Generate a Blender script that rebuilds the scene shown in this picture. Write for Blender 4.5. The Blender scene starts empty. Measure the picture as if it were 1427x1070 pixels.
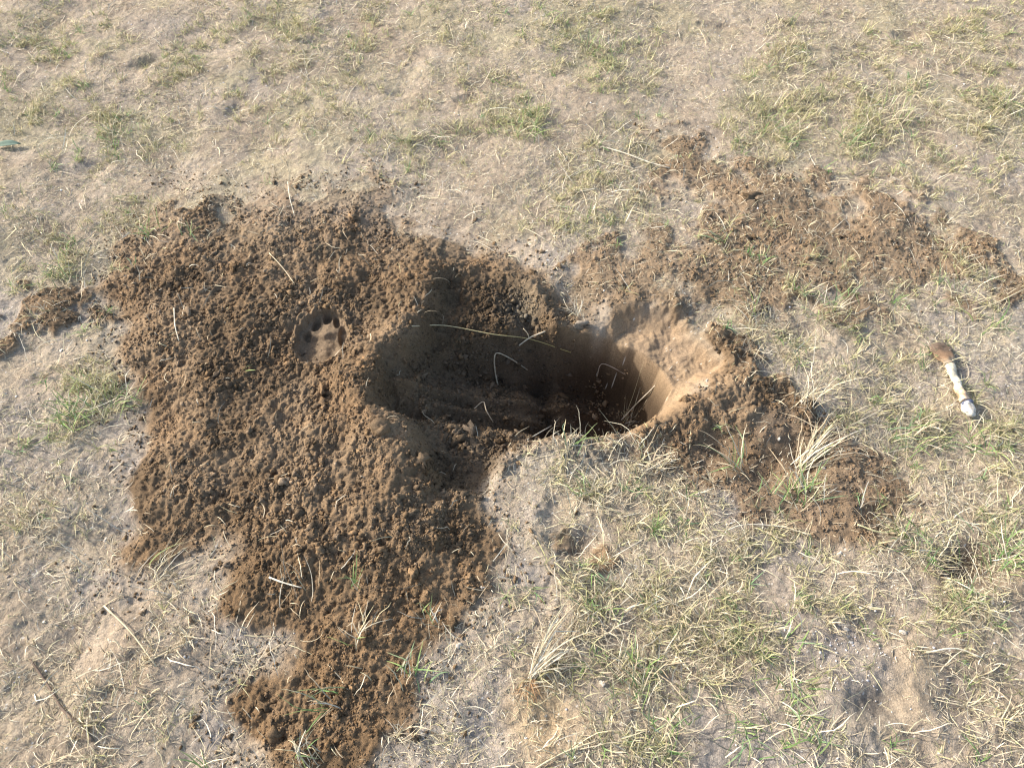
import bpy, math
import numpy as np
from mathutils import Vector, Matrix
S = bpy.context.scene
COL = S.collection

# ------------------------------------------------------------------ camera
PITCH = math.radians(56.0); CAMH = 1.20; FPX = 1120.0; CX, CY = 713.5, 535.0
cam_d = bpy.data.cameras.new('camera'); cam = bpy.data.objects.new('camera', cam_d); COL.objects.link(cam)
cam_d.sensor_width = 36.0; cam_d.lens = 36.0 * FPX / 1427.0
cam_d.clip_start = 0.02; cam_d.clip_end = 400.0
cam.location = (0, 0, CAMH); cam.rotation_euler = (math.pi / 2 - PITCH, 0, 0)
S.camera = cam
# ------------------------------------------------------------------ sky, sun, exposure
SUN_EL = 27.0; SUN_AZ = 160.0           # azimuth of the sun, degrees counter-clockwise from +X
sd = np.array([math.cos(math.radians(SUN_AZ)) * math.cos(math.radians(SUN_EL)),
               math.sin(math.radians(SUN_AZ)) * math.cos(math.radians(SUN_EL)), math.sin(math.radians(SUN_EL))])
W = bpy.data.worlds.new('World'); S.world = W; W.use_nodes = True
nt = W.node_tree; bg = nt.nodes['Background']
sky = nt.nodes.new('ShaderNodeTexSky'); sky.sky_type = 'NISHITA'; sky.sun_disc = False
sky.sun_elevation = math.radians(SUN_EL); sky.sun_rotation = math.atan2(sd[0], sd[1])
sky.dust_density = 3.0; sky.air_density = 1.0
nt.links.new(sky.outputs[0], bg.inputs[0]); bg.inputs[1].default_value = 0.145
sl = bpy.data.lights.new('sun', 'SUN'); sl.energy = 3.1; sl.angle = math.radians(1.6); sl.color = (1.0, 0.95, 0.89)
so = bpy.data.objects.new('sun', sl); COL.objects.link(so)
so.rotation_euler = Vector(sd).to_track_quat('Z', 'Y').to_euler()
S.view_settings.view_transform = 'Standard'; S.view_settings.look = 'None'
S.view_settings.gamma = 1.0; S.view_settings.use_curve_mapping = False
S.view_settings.exposure = 1.03
S.cycles.filter_width = 1.2; S.cycles.max_bounces = 5; S.cycles.diffuse_bounces = 3

rng = np.random.default_rng(7)
F_ = np.array([0, math.cos(PITCH), -math.sin(PITCH)]); U_ = np.array([0, math.sin(PITCH), math.cos(PITCH)])

def at(px, py, z=0.0):
    """photo pixel -> world point on the plane at height z"""
    px = np.asarray(px, float); py = np.asarray(py, float)
    rx = (px - CX); a = -(py - CY)
    ry = FPX * F_[1] + a * U_[1]; rz = FPX * F_[2] + a * U_[2]
    t = (z - CAMH) / rz
    return rx * t, ry * t
def A(px, py, z=0.0):
    x, y = at(px, py, z); return np.array([float(x), float(y)])
def project(x, y, z=0.0):
    d = y * F_[1] + (z - CAMH) * F_[2]; v = y * U_[1] + (z - CAMH) * U_[2]
    d = np.maximum(d, 1e-3)
    return CX + FPX * x / d, CY - FPX * v / d

# ------------------------------------------------------------------ noise
TAB = np.random.default_rng(11).random((8, 256, 256)).astype(np.float32)
def vnoise(x, y, seed=0):
    t = TAB[seed % 8]; s = (seed // 8) * 37 + seed * 13
    xi = np.floor(x); yi = np.floor(y); fx = x - xi; fy = y - yi
    xi = xi.astype(np.int64) + s; yi = yi.astype(np.int64) + s * 3
    fx = fx * fx * fx * (fx * (fx * 6 - 15) + 10); fy = fy * fy * fy * (fy * (fy * 6 - 15) + 10)
    x0 = xi & 255; x1 = (xi + 1) & 255; y0 = yi & 255; y1 = (yi + 1) & 255
    return ((t[x0, y0] * (1 - fx) + t[x1, y0] * fx) * (1 - fy) + (t[x0, y1] * (1 - fx) + t[x1, y1] * fx) * fy) * 2 - 1
def fbm(x, y, size, octv=4, seed=0, gain=0.5):
    r = 0; a = 1.0; n = 0; f = 1.0 / size
    for i in range(octv):
        c, s = math.cos(i * 1.1 + .4), math.sin(i * 1.1 + .4)
        r = r + a * vnoise((x * c - y * s) * f + i * 17.3, (x * s + y * c) * f - i * 9.1, seed + i); n += a; a *= gain; f *= 2.03
    return r / n
def worley(x, y, size, seed=0, rmin=.45, rmax=.75):
    """height of rounded lumps, one per jittered cell (0..1)"""
    gx = x / size; gy = y / size; xi = np.floor(gx).astype(np.int64); yi = np.floor(gy).astype(np.int64)
    best = np.zeros_like(gx); T = TAB
    for dx in (-1, 0, 1):
        for dy in (-1, 0, 1):
            cx = xi + dx; cy = yi + dy; ix = (cx + seed * 31) & 255; iy = (cy + seed * 57) & 255
            jx = cx + T[0][ix, iy]; jy = cy + T[1][ix, iy]; r = rmin + (rmax - rmin) * T[2][ix, iy]
            d2 = ((gx - jx) ** 2 + (gy - jy) ** 2) / (r * r)
            best = np.maximum(best, np.sqrt(np.clip(1 - d2, 0, 1)) * r / rmax)
    return best
def sstep(a, b, x):
    t = np.clip((x - a) / (b - a), 0, 1); return t * t * (3 - 2 * t)
def sdf(x, y, poly):
    """signed distance to polygon, positive inside"""
    p = np.asarray(poly, float); d2 = np.full(x.shape, 1e9); ins = np.zeros(x.shape, bool)
    for i in range(len(p)):
        a = p[i]; b = p[(i + 1) % len(p)]; e = b - a
        t = np.clip(((x - a[0]) * e[0] + (y - a[1]) * e[1]) / (e @ e), 0, 1)
        d2 = np.minimum(d2, (x - a[0] - t * e[0]) ** 2 + (y - a[1] - t * e[1]) ** 2)
        c = (a[1] > y) != (b[1] > y)
        if a[1] != b[1]:
            ins ^= c & (x < (b[0] - a[0]) * (y - a[1]) / (b[1] - a[1]) + a[0])
    return np.where(ins, 1, -1) * np.sqrt(d2)
def P(pts, z=0.0): return [A(a, b, z) for a, b in pts]
def lined(x, y, pts):
    """distance to polyline, and which side (+ = right-hand side of travel)"""
    best = np.full(x.shape, 1e9); side = np.zeros(x.shape); par = np.zeros(x.shape)
    for i in range(len(pts) - 1):
        a, b = np.array(pts[i]), np.array(pts[i + 1]); e = b - a; L = e @ e
        t = np.clip(((x - a[0]) * e[0] + (y - a[1]) * e[1]) / L, 0, 1)
        dx = x - a[0] - t * e[0]; dy = y - a[1] - t * e[1]; d = np.sqrt(dx * dx + dy * dy)
        m = d < best; best = np.where(m, d, best); side = np.where(m, np.sign(-(e[0] * dy - e[1] * dx)), side)
        par = np.where(m, (i + t) / (len(pts) - 1), par)
    return best, side, par

# ------------------------------------------------------------------ outlines read off the ground plane
HEAP = P([(150, 335), (200, 285), (240, 252), (262, 268), (300, 262), (330, 285), (400, 262), (440, 275), (480, 268), (500, 246), (530, 262),
          (545, 300), (600, 322), (660, 345), (720, 362), (765, 390), (800, 425), (830, 455), (840, 520), (830, 590), (735, 602),
          (705, 640), (674, 672), (690, 720), (707, 770), (692, 832), (650, 862), (612, 905), (592, 945), (588, 990),
          (556, 1030), (500, 1095), (395, 1085), (322, 1045), (302, 990), (332, 945), (395, 925), (405, 890), (360, 885), (320, 880), (285, 868),
          (310, 820), (335, 770), (300, 752), (240, 790), (175, 800), (160, 770), (185, 730), (170, 670), (205, 610),
          (185, 560), (150, 500), (175, 450), (120, 400), (150, 375)])
DEEP = P([(585, 515), (620, 480), (690, 464), (760, 458), (810, 462), (850, 464), (890, 478), (922, 502), (938, 532), (930, 562), (905, 588),
          (868, 606), (820, 610), (770, 606), (720, 600), (650, 595), (600, 575), (580, 545)])
BOWL = P([(700, 405), (745, 402), (775, 450), (830, 455), (850, 430), (905, 425), (950, 440), (995, 480), (1022, 505), (1010, 530), (975, 548), (940, 592),
          (880, 612), (820, 615), (760, 610), (740, 540), (720, 470)])
UPSOIL = P([(908, 200), (950, 190), (985, 215), (1020, 240), (1070, 235), (1150, 262), (1190, 280), (1215, 268), (1275, 275), (1300, 320), (1360, 345),
            (1427, 392), (1427, 418), (1340, 415), (1290, 402), (1230, 440), (1160, 420), (1100, 435), (1060, 440), (1010, 430), (985, 455),
            (940, 430), (880, 425), (830, 440), (790, 430), (780, 385), (850, 360), (930, 330), (960, 300), (945, 262), (905, 245)])
LOWSOIL = P([(965, 600), (1000, 585), (1050, 560), (1110, 570), (1170, 610), (1240, 655), (1262, 700), (1215, 735), (1150, 745), (1090, 720), (1050, 712),
             (1040, 670), (975, 650)])
RIMSOIL = P([(705, 645), (700, 606), (740, 594), (800, 600), (870, 600), (925, 578), (985, 545), (1015, 520), (990, 480), (930, 440),
             (1000, 470), (1050, 520), (1090, 545), (1120, 570), (1060, 580), (1000, 600), (960, 615), (905, 636), (860, 630), (800, 624), (750, 622)])
LEFTSOIL = P([(0, 445), (40, 405), (120, 398), (160, 440), (90, 445), (50, 470), (0, 478)])
DENTSOIL = P([(762, 762), (795, 745), (835, 755), (845, 780), (810, 797), (775, 790)])

# ------------------------------------------------------------------ height field
def axis(lo, hi, step, wins, far):
    v = [lo]
    while v[-1] < hi:
        s = step
        for a, b, q in wins:
            if a <= v[-1] <= b: s = q
        v.append(v[-1] + s)
    out = []; d = 0.005; q = hi
    while q < far: q += d; out.append(q); d *= 1.09
    inn = []; d = 0.005; q = lo
    while q > -far: q -= d; inn.append(q); d *= 1.09
    return np.array(inn[::-1] + v + out)
PZ = 0.040
pc = A(447, 467, PZ)
xs = axis(-1.62, 1.62, 0.0023, [(pc[0] - .06, pc[0] + .06, .0013)], 150.0)
ys = axis(0.02, 2.50, 0.0023, [(pc[1] - .07, pc[1] + .07, .0013)], 150.0)
X, Y = np.meshgrid(xs, ys, indexing='ij')
near = (np.abs(X) < 3) & (Y > -1) & (Y < 4)
PXg, PYg = project(X, np.maximum(Y, -0.5))

wx = X + 0.012 * fbm(X, Y, .05, 3, 1); wy = Y + 0.012 * fbm(X, Y, .05, 3, 5)       # wobble for outlines
H = 0.020 * fbm(X, Y, .55, 3, 2) + 0.006 * fbm(X, Y, .11, 3, 3)
tq = 1 - .45 * sstep(550, 150, PYg)
H += tq * (0.0038 * fbm(X, Y, .03, 3, 4) + 0.0021 * fbm(X, Y, .009, 3, 6) + 0.005 * fbm(X, Y, .085, 3, 7))
tq = 1  # relief of the open ground ends here
H *= np.where(near, 1, np.clip(3 / (1 + np.hypot(X, Y)), 0, 1))

d_heap = sdf(wx, wy, HEAP); d_up = sdf(wx, wy, UPSOIL); d_low = sdf(wx, wy, LOWSOIL); d_rim = sdf(wx, wy, RIMSOIL)
d_left = sdf(wx, wy, LEFTSOIL); d_dent = sdf(wx, wy, DENTSOIL)
d_deep = sdf(X + .006 * fbm(X, Y, .05, 2, 9), Y + .006 * fbm(X, Y, .05, 2, 12), DEEP)
d_bowl = sdf(X + .006 * fbm(X, Y, .05, 3, 14), Y + .006 * fbm(X, Y, .05, 3, 15), BOWL)
n1 = fbm(X, Y, .045, 4, 20); n2 = fbm(X, Y, .13, 3, 23); n3 = fbm(X, Y, .018, 3, 25)
farside = sstep(370, 290, PYg) * near
c_heap = sstep(-.016, .020, d_heap + .016 * n1 - .004 + farside * (.09 * n1 + .05 * n2 - .022))
c_heap = c_heap * (1 - .48 * sstep(420, 270, PYg) * near * sstep(-.45, .35, n2 + .6 * n1))
c_up = .84 * sstep(.30, .66, .5 + d_up / .10 * .4 + .55 * n1 + .30 * n2 - .02) * (d_up > -.05)
c_low = .97 * sstep(.26, .56, .5 + d_low / .05 * .4 + .45 * n1 + .08) * (d_low > -.05)
c_rim = sstep(.28, .60, .5 + d_rim / .06 * .45 + .45 * n1 + .04) * (d_rim > -.04)
c_left = sstep(.40, .62, .5 + d_left / .06 * .5 + .6 * n1 - .05) * (d_left > -.05)
c_dent = sstep(.40, .62, .5 + d_dent / .05 * .5 + .6 * n1 - .1) * (d_dent > -.05)

# broad body of the heap
H += 0.026 * sstep(0, .20, d_heap) * (1 - sstep(A(560, 540)[0], A(720, 540)[0], X)) + .003 * c_heap
ridge = [A(606, 362, .03), A(590, 405, .045), A(578, 448, .05), A(540, 485, .055), A(505, 525, .055), A(507, 565, .055), A(552, 605, .05), A(575, 650, .04), A(600, 705, .02)]
d, side, par = lined(X, Y, ridge)
amp = np.interp(par, [0, .15, .35, .5, .8, 1], [.016, .022, .032, .040, .032, .008])
H += amp * np.exp(-(d / np.where(side > 0, .065, .034)) ** 2)
# lip that crosses above the trench (lit edge with a shaded pocket behind it)
d, side, par = lined(X, Y, [A(700, 385), A(735, 402), A(752, 430), A(775, 455)])
H += .016 * np.exp(-(d / .020) ** 2)
# shallow lowering behind the crest: the ramp the digger used
ramp = P([(612, 385), (700, 372), (740, 405), (770, 455), (800, 600), (700, 640), (680, 690), (615, 690), (590, 645), (572, 610), (525, 572), (528, 525), (590, 468)])
d_ramp = sdf(X, Y, ramp)
H -= (.036 - .025 * sstep(478, 452, PYg)) * sstep(-.010, .034, d_ramp)
H -= .018 * np.exp(-((X - A(800, 415)[0]) / .035) ** 2 - ((Y - A(800, 415)[1]) / .05) ** 2)
# bowl and trench
H -= .022 * sstep(0, .045, d_bowl)
wallw = np.interp(X, [A(600, 540)[0], A(760, 540)[0], A(900, 540)[0]], [.060, .034, .030])
wallw = np.where(Y < A(600, 550)[1], wallw * np.interp(X, [A(650, 540)[0], A(800, 540)[0]], [2.3, 1.7]), wallw)
xt = (X - A(545, 530)[0]) / (A(865, 530)[0] - A(545, 530)[0])
xc = np.clip(xt, 0, 1.0); depth = .022 * sstep(-.02, .25, xt) + .145 * xc ** 2.4
prof = np.clip(d_deep / wallw, 0, 1); prof = np.sin(prof * math.pi / 2) ** 1.15
H -= depth * prof
# two claw channels along the trench floor
for (pa, pb, a, w) in ((A(520, 512, .0), A(870, 530, -.12), -.024, .021), (A(520, 578, .0), A(840, 590, -.08), -.020, .015), (A(545, 468), A(800, 492, -.03), .012, .008), (A(520, 546, .0), A(860, 556, -.09), .018, .009), (A(600, 500, -.03), A(840, 512, -.10), .006, .005), (A(600, 572, -.03), A(820, 580, -.09), .006, .005)):
    d, side, par = lined(X, Y + .0025 * fbm(X, Y, .06, 2, 17), [pa, pb]); H += a * np.exp(-(d / w) ** 2) * sstep(0, .07, par) * sstep(1, .8, par) * (1 + .35 * fbm(X, Y, .02, 3, 19))
# rim of the near side and crumb bank right of the hole
d, side, par = lined(X, Y, [A(860, 618), A(905, 605), A(945, 585), A(985, 560), A(1030, 545)])
H += .012 * np.exp(-(d / .022) ** 2)
H += .007 * c_up * (.5 + .5 * n1) + .012 * np.exp(-((X - A(1050, 285)[0]) / .09) ** 2 - ((Y - A(1050, 285)[1]) / .05) ** 2)
H += .012 * np.exp(-((X - A(1230, 330)[0]) / .08) ** 2 - ((Y - A(1230, 330)[1]) / .05) ** 2)
H += .006 * c_rim + .005 * c_left + .004 * c_dent
# scraped hollows: beside the hole and in the ground
def hollow(px, py, rx, ry, dep, rim=.25, rot=0):
    global H
    c = A(px, py); s = 1.25e-3
    u = (X - c[0]); v = (Y - c[1]); cr, sr = math.cos(rot), math.sin(rot)
    q = ((u * cr + v * sr) / (rx * s)) ** 2 + ((-u * sr + v * cr) / (ry * s * 1.25)) ** 2
    H += -dep * np.exp(-q * 1.4) + dep * rim * np.exp(-(np.sqrt(q) - 1.45) ** 2 * 4)
for a in ((1010, 625, 36, 24, .018), (1062, 650, 32, 24, .018), (1120, 640, 40, 26, .014), (805, 757, 30, 18, .016), (772, 735, 20, 26, .008), (1215, 982, 30, 16, .012),
          (1350, 792, 36, 24, .020), (1240, 728, 34, 18, .012), (325, 148, 18, 26, .009, .05, -.5), (200, 84, 40, 12, .011, .05, .5), (760, 1010, 34, 18, .008),
          (690, 1012, 30, 20, .010), (1330, 975, 30, 40, .010), (655, 140, 24, 10, .009), (1265, 50, 28, 14, .009), (130, 228, 24, 16, .007),
          (110, 900, 36, 30, .008), (140, 750, 50, 26, .007), (1120, 470, 30, 16, .009), (440, 60, 30, 12, .008), (1000, 35, 40, 10, .006), (560, 130, 20, 10, .007)):
    hollow(*a)

# crumbly relief of loose soil
c_soil = np.maximum.reduce([c_heap, c_up, c_low * .8, c_rim, c_left, c_dent])
smooth_wall = sstep(.0, .03, d_bowl) * sstep(A(760, 500)[0], A(870, 500)[0], X)      # scraped, firm sand at the digging face
smooth_low = np.exp(-((X - A(1055, 640)[0]) / .11) ** 2 - ((Y - A(1055, 640)[1]) / .06) ** 2)
# the paw print, in its own frame (photo pixels at the print's height)
mpx = A(448, 467, PZ)[0] - A(447, 467, PZ)[0]; mpy = A(447, 466, PZ)[1] - A(447, 467, PZ)[1]
pu = (X - pc[0]) / mpx + 447; pv = 467 - (Y - pc[1]) / mpy
def ell(cx, cy, rx, ry, rot=0):
    u = pu - cx; v = pv - cy; c, s = math.cos(rot), math.sin(rot)
    return np.sqrt(((u * c + v * s) / rx) ** 2 + ((-u * s + v * c) / ry) ** 2)
pad_e = np.minimum(ell(439, 480, 26, 20, .25), ell(460, 476, 22, 18, -.5))
toes = np.minimum.reduce([ell(423, 458, 6, 6), ell(434, 443, 6, 9, .35), ell(449, 435, 6.5, 8), ell(463, 441, 4.6, 9.5, -.35), ell(475, 460, 7, 13, -.1)])
paw_in = np.minimum(pad_e, toes)
paw_in = paw_in + .26 * fbm(X, Y, .007, 3, 48); disc = ell(447, 464, 37, 37) + .20 * fbm(X, Y, .014, 3, 47)
m_paw = np.maximum(sstep(1.20, 1.0, paw_in), sstep(1.0, .88, disc))
ru = (1 - .93 * m_paw)
rough = np.clip(c_soil * (1 - .80 * smooth_wall) * (1 - .75 * smooth_low * (c_low > .1)), 0, 1) * ru
idx = np.nonzero((rough > .01) & near); rx_, ry_ = X[idx], Y[idx]
qx = rx_ + .003 * fbm(rx_, ry_, .012, 2, 30); qy = ry_ + .003 * fbm(rx_, ry_, .012, 2, 33)
cr = .0036 * worley(qx, qy, .014, 1) + .0036 * worley(qx, qy, .0080, 2) + .0018 * worley(qx, qy, .0050, 3) + .008 * fbm(rx_, ry_, .035, 4, 36)
cr += .009 * fbm(rx_, ry_, .10, 3, 39)
crumb = np.zeros_like(H); tr = sstep(.0, .02, d_deep)[idx]; cr = cr - tr * .85 * (.008 * fbm(rx_, ry_, .035, 4, 36) + .009 * fbm(rx_, ry_, .10, 3, 39)); cr = cr * (1 - .35 * tr)
crumb[idx] = cr * rough[idx] * np.where(np.maximum(c_heap, c_rim)[idx] > .5, 1.0, .42)
edge = .35 + .65 * sstep(.0, .07, d_heap)
crumb *= np.where(c_heap > .2, edge, 1)
inside = 1 - .15 * sstep(.0, .04, d_deep)
crumb *= np.clip(inside, .3, 1)
H += crumb
hz = H.copy()
base_p = .0  # flatten print floor slightly, then press
H -= m_paw * crumb * .0
H -= .8 * crumb * m_paw + .0075 * sstep(1.12, .80, pad_e) * (1 - .6 * np.exp(-((pu - 451) / 7) ** 2 - ((pv - 476) / 10) ** 2)) + .012 * sstep(1.15, .6, toes)
H += .0055 * np.exp(-((disc - 1.08) / .10) ** 2) - .003 * sstep(1.0, .85, disc) + .003 * np.exp(-((pu - 452) / 6) ** 2 - ((pv - 457) / 7) ** 2)
# firm sand: small scrapes and clinging grains on the wall
H += smooth_wall * (.0012 * fbm(X * 2.2, Y * .8, .008, 3, 46) + .0030 * fbm(X, Y, .022, 4, 42) + .0035 * fbm(X * .6, Y, .05, 3, 44))

# fast sampling
def sampler(G):
    def f(x, y):
        i = np.clip(np.searchsorted(xs, x) - 1, 0, len(xs) - 2); j = np.clip(np.searchsorted(ys, y) - 1, 0, len(ys) - 2)
        fx = np.clip((x - xs[i]) / (xs[i + 1] - xs[i]), 0, 1); fy = np.clip((y - ys[j]) / (ys[j + 1] - ys[j]), 0, 1)
        return (G[i, j] * (1 - fx) + G[i + 1, j] * fx) * (1 - fy) + (G[i, j + 1] * (1 - fx) + G[i + 1, j + 1] * fx) * fy
    return f
hs = sampler(H); soil_s = sampler(c_soil); deep_s = sampler(d_deep); heap_s = sampler(c_heap); sm_s = sampler(smooth_wall); paw_s = sampler(m_paw)
crump_s = sampler(rough); ramp_s = sampler(d_ramp); hd_s = sampler(d_heap); low_s = sampler(c_low); bowl_s = sampler(d_bowl)
def hit(px, py, h=0.0):
    """world point where the ray of a photo pixel meets the terrain, h above it"""
    z = np.linspace(.12, -.25, 371); x, y = at(px, py, z); g = hs(x, y) + h
    k = np.argmax(z <= g); return np.array([x[k], y[k], g[k]])

# ------------------------------------------------------------------ albedo field (own colours, plus shade painted into trench, burrow and pocket)
def mix(a, b, t): return a * (1 - t[..., None]) + b * t[..., None]
C = lambda *v: np.array(v, np.float32)
sand_a, sand_b, grey, moss = C(.400, .325, .240), C(.325, .258, .185), C(.325, .285, .245), C(.335, .295, .175)
top = sstep(620, 150, PYg)
patch = fbm(X, Y, .16, 4, 50); fine = fbm(X, Y, .02, 4, 53); mid = fbm(X, Y, .06, 4, 57)
base = mix(np.broadcast_to(sand_a, X.shape + (3,)), sand_b, sstep(-.35, .45, mid + .5 * fine))
base = mix(base, grey, sstep(.0, .5, patch + .3 * mid) * (.75 - .35 * top))
base = mix(base, moss, sstep(-.1, .55, fbm(X, Y, .12, 4, 60) + .25 * fine) * (.12 + .40 * top))
soil_dry, soil_dk, soil_rd = C(.245, .173, .106), C(.158, .109, .065), C(.250, .162, .090)
soilc = mix(np.broadcast_to(soil_dry, X.shape + (3,)), soil_dk, sstep(-.3, .4, fbm(X, Y, .09, 4, 63) + .4 * fine))
soilc = mix(soilc, soil_rd, .55 * sstep(.0, .6, fbm(X, Y, .07, 3, 66)))
# freshly turned soil low on the picture is moister and redder
moist = sstep(620, 900, PYg) * .55
soilc = mix(soilc, C(.182, .114, .058), moist)
soilc = mix(soilc, C(.295, .215, .135), .5 * c_up)
soilc = soilc * (1 - .30 * sstep(-.01, .03, np.maximum(d_ramp, d_deep)))[..., None]  # damper soil, and trench shade painted into the colour
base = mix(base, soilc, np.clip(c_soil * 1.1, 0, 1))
firm = C(.330, .225, .130)
base = mix(base, firm * (1.0), np.clip(smooth_wall, 0, 1) * (.80 + .15 * mid))
wallpale = sstep(.02, -.02, np.abs(d_deep + .03) - .03)
base = mix(base, C(.37, .27, .165), np.clip(smooth_wall * wallpale * sstep(-.2, .3, mid), 0, 1) * .6)
base = mix(base, C(.128, .090, .056), sstep(.0, .016, d_deep) * .85)  # burrow shade painted into the colour of its walls and floor
base = mix(base, C(.088, .062, .039), sstep(.0, .016, d_deep) * sstep(A(740, 500)[0], A(850, 500)[0], X) * (1 - .15 * sstep(A(900, 500)[0], A(940, 500)[0], X)) * .95)  # deep end and far wall painted darker still, as shade
base = mix(base, C(.080, .055, .035), sstep(-.08, -.14, H) * .9)  # lowest floor: more of the painted burrow shade
lowr = smooth_low * (c_low > .3)
base = mix(base, C(.190, .128, .076), np.clip(lowr, 0, 1) * .85)
base = mix(base, C(.215, .158, .102), m_paw * .8)
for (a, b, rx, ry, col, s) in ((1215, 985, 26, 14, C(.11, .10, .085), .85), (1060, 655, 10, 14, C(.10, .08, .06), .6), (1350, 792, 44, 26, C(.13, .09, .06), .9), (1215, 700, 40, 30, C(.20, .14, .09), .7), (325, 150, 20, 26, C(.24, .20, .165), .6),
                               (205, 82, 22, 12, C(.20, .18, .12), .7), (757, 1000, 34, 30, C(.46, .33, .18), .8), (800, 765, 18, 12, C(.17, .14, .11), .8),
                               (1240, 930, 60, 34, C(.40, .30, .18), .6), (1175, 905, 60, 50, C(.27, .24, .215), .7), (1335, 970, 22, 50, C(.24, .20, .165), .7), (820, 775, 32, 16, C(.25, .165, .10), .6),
                               (800, 712, 60, 34, C(.44, .34, .21), .5), (780, 640, 70, 24, C(.40, .37, .30), .6), (800, 415, 30, 30, C(.17, .14, .10), .6), (730, 425, 26, 26, C(.28, .24, .17), .6)):  # the darker patch above the trench paints the shade behind the lip
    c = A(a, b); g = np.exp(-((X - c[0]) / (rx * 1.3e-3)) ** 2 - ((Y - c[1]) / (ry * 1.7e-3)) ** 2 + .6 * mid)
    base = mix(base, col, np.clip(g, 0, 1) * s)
# bleached grains and dark organic flecks
hsh = np.random.default_rng(3).random(X.shape)
dense = sstep(.35, .0, np.maximum(np.abs(X) - 1.62, np.maximum(Y - 2.50, .02 - Y)))
base = mix(np.broadcast_to(C(.375, .315, .222), base.shape), base, .25 + .75 * dense)
base = np.where(((hsh > .996) & (c_soil < .3) & (dense > .98))[..., None], C(.70, .66, .58), base)
base = base * (1 + .16 * (np.random.default_rng(4).random(X.shape) - .5) * (dense > .98) + .16 * fine * dense)[..., None]
base = np.clip(base, .01, .9)

# ------------------------------------------------------------------ materials
def mat_attr(name, rough=.95, bump=.0, bscale=600., nscale=260., nvar=.3, spec=.12, transl=0.0, attr='albedo'):
    m = bpy.data.materials.new(name); m.use_nodes = True; t = m.node_tree; n = t.nodes; l = t.links
    b = n['Principled BSDF']; b.inputs['Roughness'].default_value = rough; b.inputs['Specular IOR Level'].default_value = spec
    a = n.new('ShaderNodeAttribute'); a.attribute_name = attr
    tc = n.new('ShaderNodeTexCoord'); ns = n.new('ShaderNodeTexNoise'); ns.inputs['Scale'].default_value = nscale
    ns.inputs['Detail'].default_value = 4; l.new(tc.outputs['Object'], ns.inputs['Vector'])
    mr = n.new('ShaderNodeMapRange'); mr.inputs[1].default_value = .25; mr.inputs[2].default_value = .75
    mr.inputs[3].default_value = 1 - nvar; mr.inputs[4].default_value = 1 + nvar; l.new(ns.outputs[0], mr.inputs[0])
    mx = n.new('ShaderNodeVectorMath'); mx.operation = 'SCALE'; l.new(a.outputs['Color'], mx.inputs[0]); l.new(mr.outputs[0], mx.inputs['Scale'])
    l.new(mx.outputs[0], b.inputs['Base Color'])
    if bump > 0:
        n2 = n.new('ShaderNodeTexNoise'); n2.inputs['Scale'].default_value = bscale; n2.inputs['Detail'].default_value = 6; n2.inputs['Roughness'].default_value = .7
        l.new(tc.outputs['Object'], n2.inputs['Vector'])
        bp = n.new('ShaderNodeBump'); bp.inputs['Strength'].default_value = 1.0; bp.inputs['Distance'].default_value = bump
        l.new(n2.outputs[0], bp.inputs['Height']); l.new(bp.outputs[0], b.inputs['Normal'])
    if transl > 0:
        tr = n.new('ShaderNodeBsdfTranslucent'); l.new(mx.outputs[0], tr.inputs[0]); ms = n.new('ShaderNodeMixShader'); ms.inputs[0].default_value = transl
        o = n['Material Output']; l.new(b.outputs[0], ms.inputs[1]); l.new(tr.outputs[0], ms.inputs[2]); l.new(ms.outputs[0], o.inputs['Surface'])
    return m
M_ground = mat_attr('sandy_ground', .96, .0022, 420., 330., .30)
def mottle(m, scale, amp):
    t = m.node_tree; n = t.nodes; l = t.links; b = n['Principled BSDF']; src = b.inputs['Base Color'].links[0].from_socket
    tc = n.new('ShaderNodeTexCoord'); ns = n.new('ShaderNodeTexNoise'); ns.inputs['Scale'].default_value = scale; ns.inputs['Detail'].default_value = 5
    l.new(tc.outputs['Object'], ns.inputs['Vector']); mr = n.new('ShaderNodeMapRange'); mr.inputs[1].default_value = .3; mr.inputs[2].default_value = .7
    mr.inputs[3].default_value = 1 - amp; mr.inputs[4].default_value = 1 + amp; l.new(ns.outputs[0], mr.inputs[0])
    v = n.new('ShaderNodeVectorMath'); v.operation = 'SCALE'; l.new(src, v.inputs[0]); l.new(mr.outputs[0], v.inputs['Scale']); l.new(v.outputs[0], b.inputs['Base Color'])
mottle(M_ground, 70., .12); mottle(M_ground, 7., .08)
M_soil = mat_attr('loose_soil', .97, .0020, 520., 380., .28, .08)
M_crumb = mat_attr('soil_crumb', .97, .0016, 600., 420., .30, .08)
M_grass = mat_attr('grass_blade', .8, 0, 1, 90., .18, .10, .22)
M_straw = mat_attr('dry_straw', .85, .0004, 500., 160., .25, .10)
M_stone = mat_attr('shell_grit', .6, .0006, 700., 300., .12, .3)
M_bone = mat_attr('weathered_bone', .6, .0010, 300., 120., .22, .3)

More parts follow.
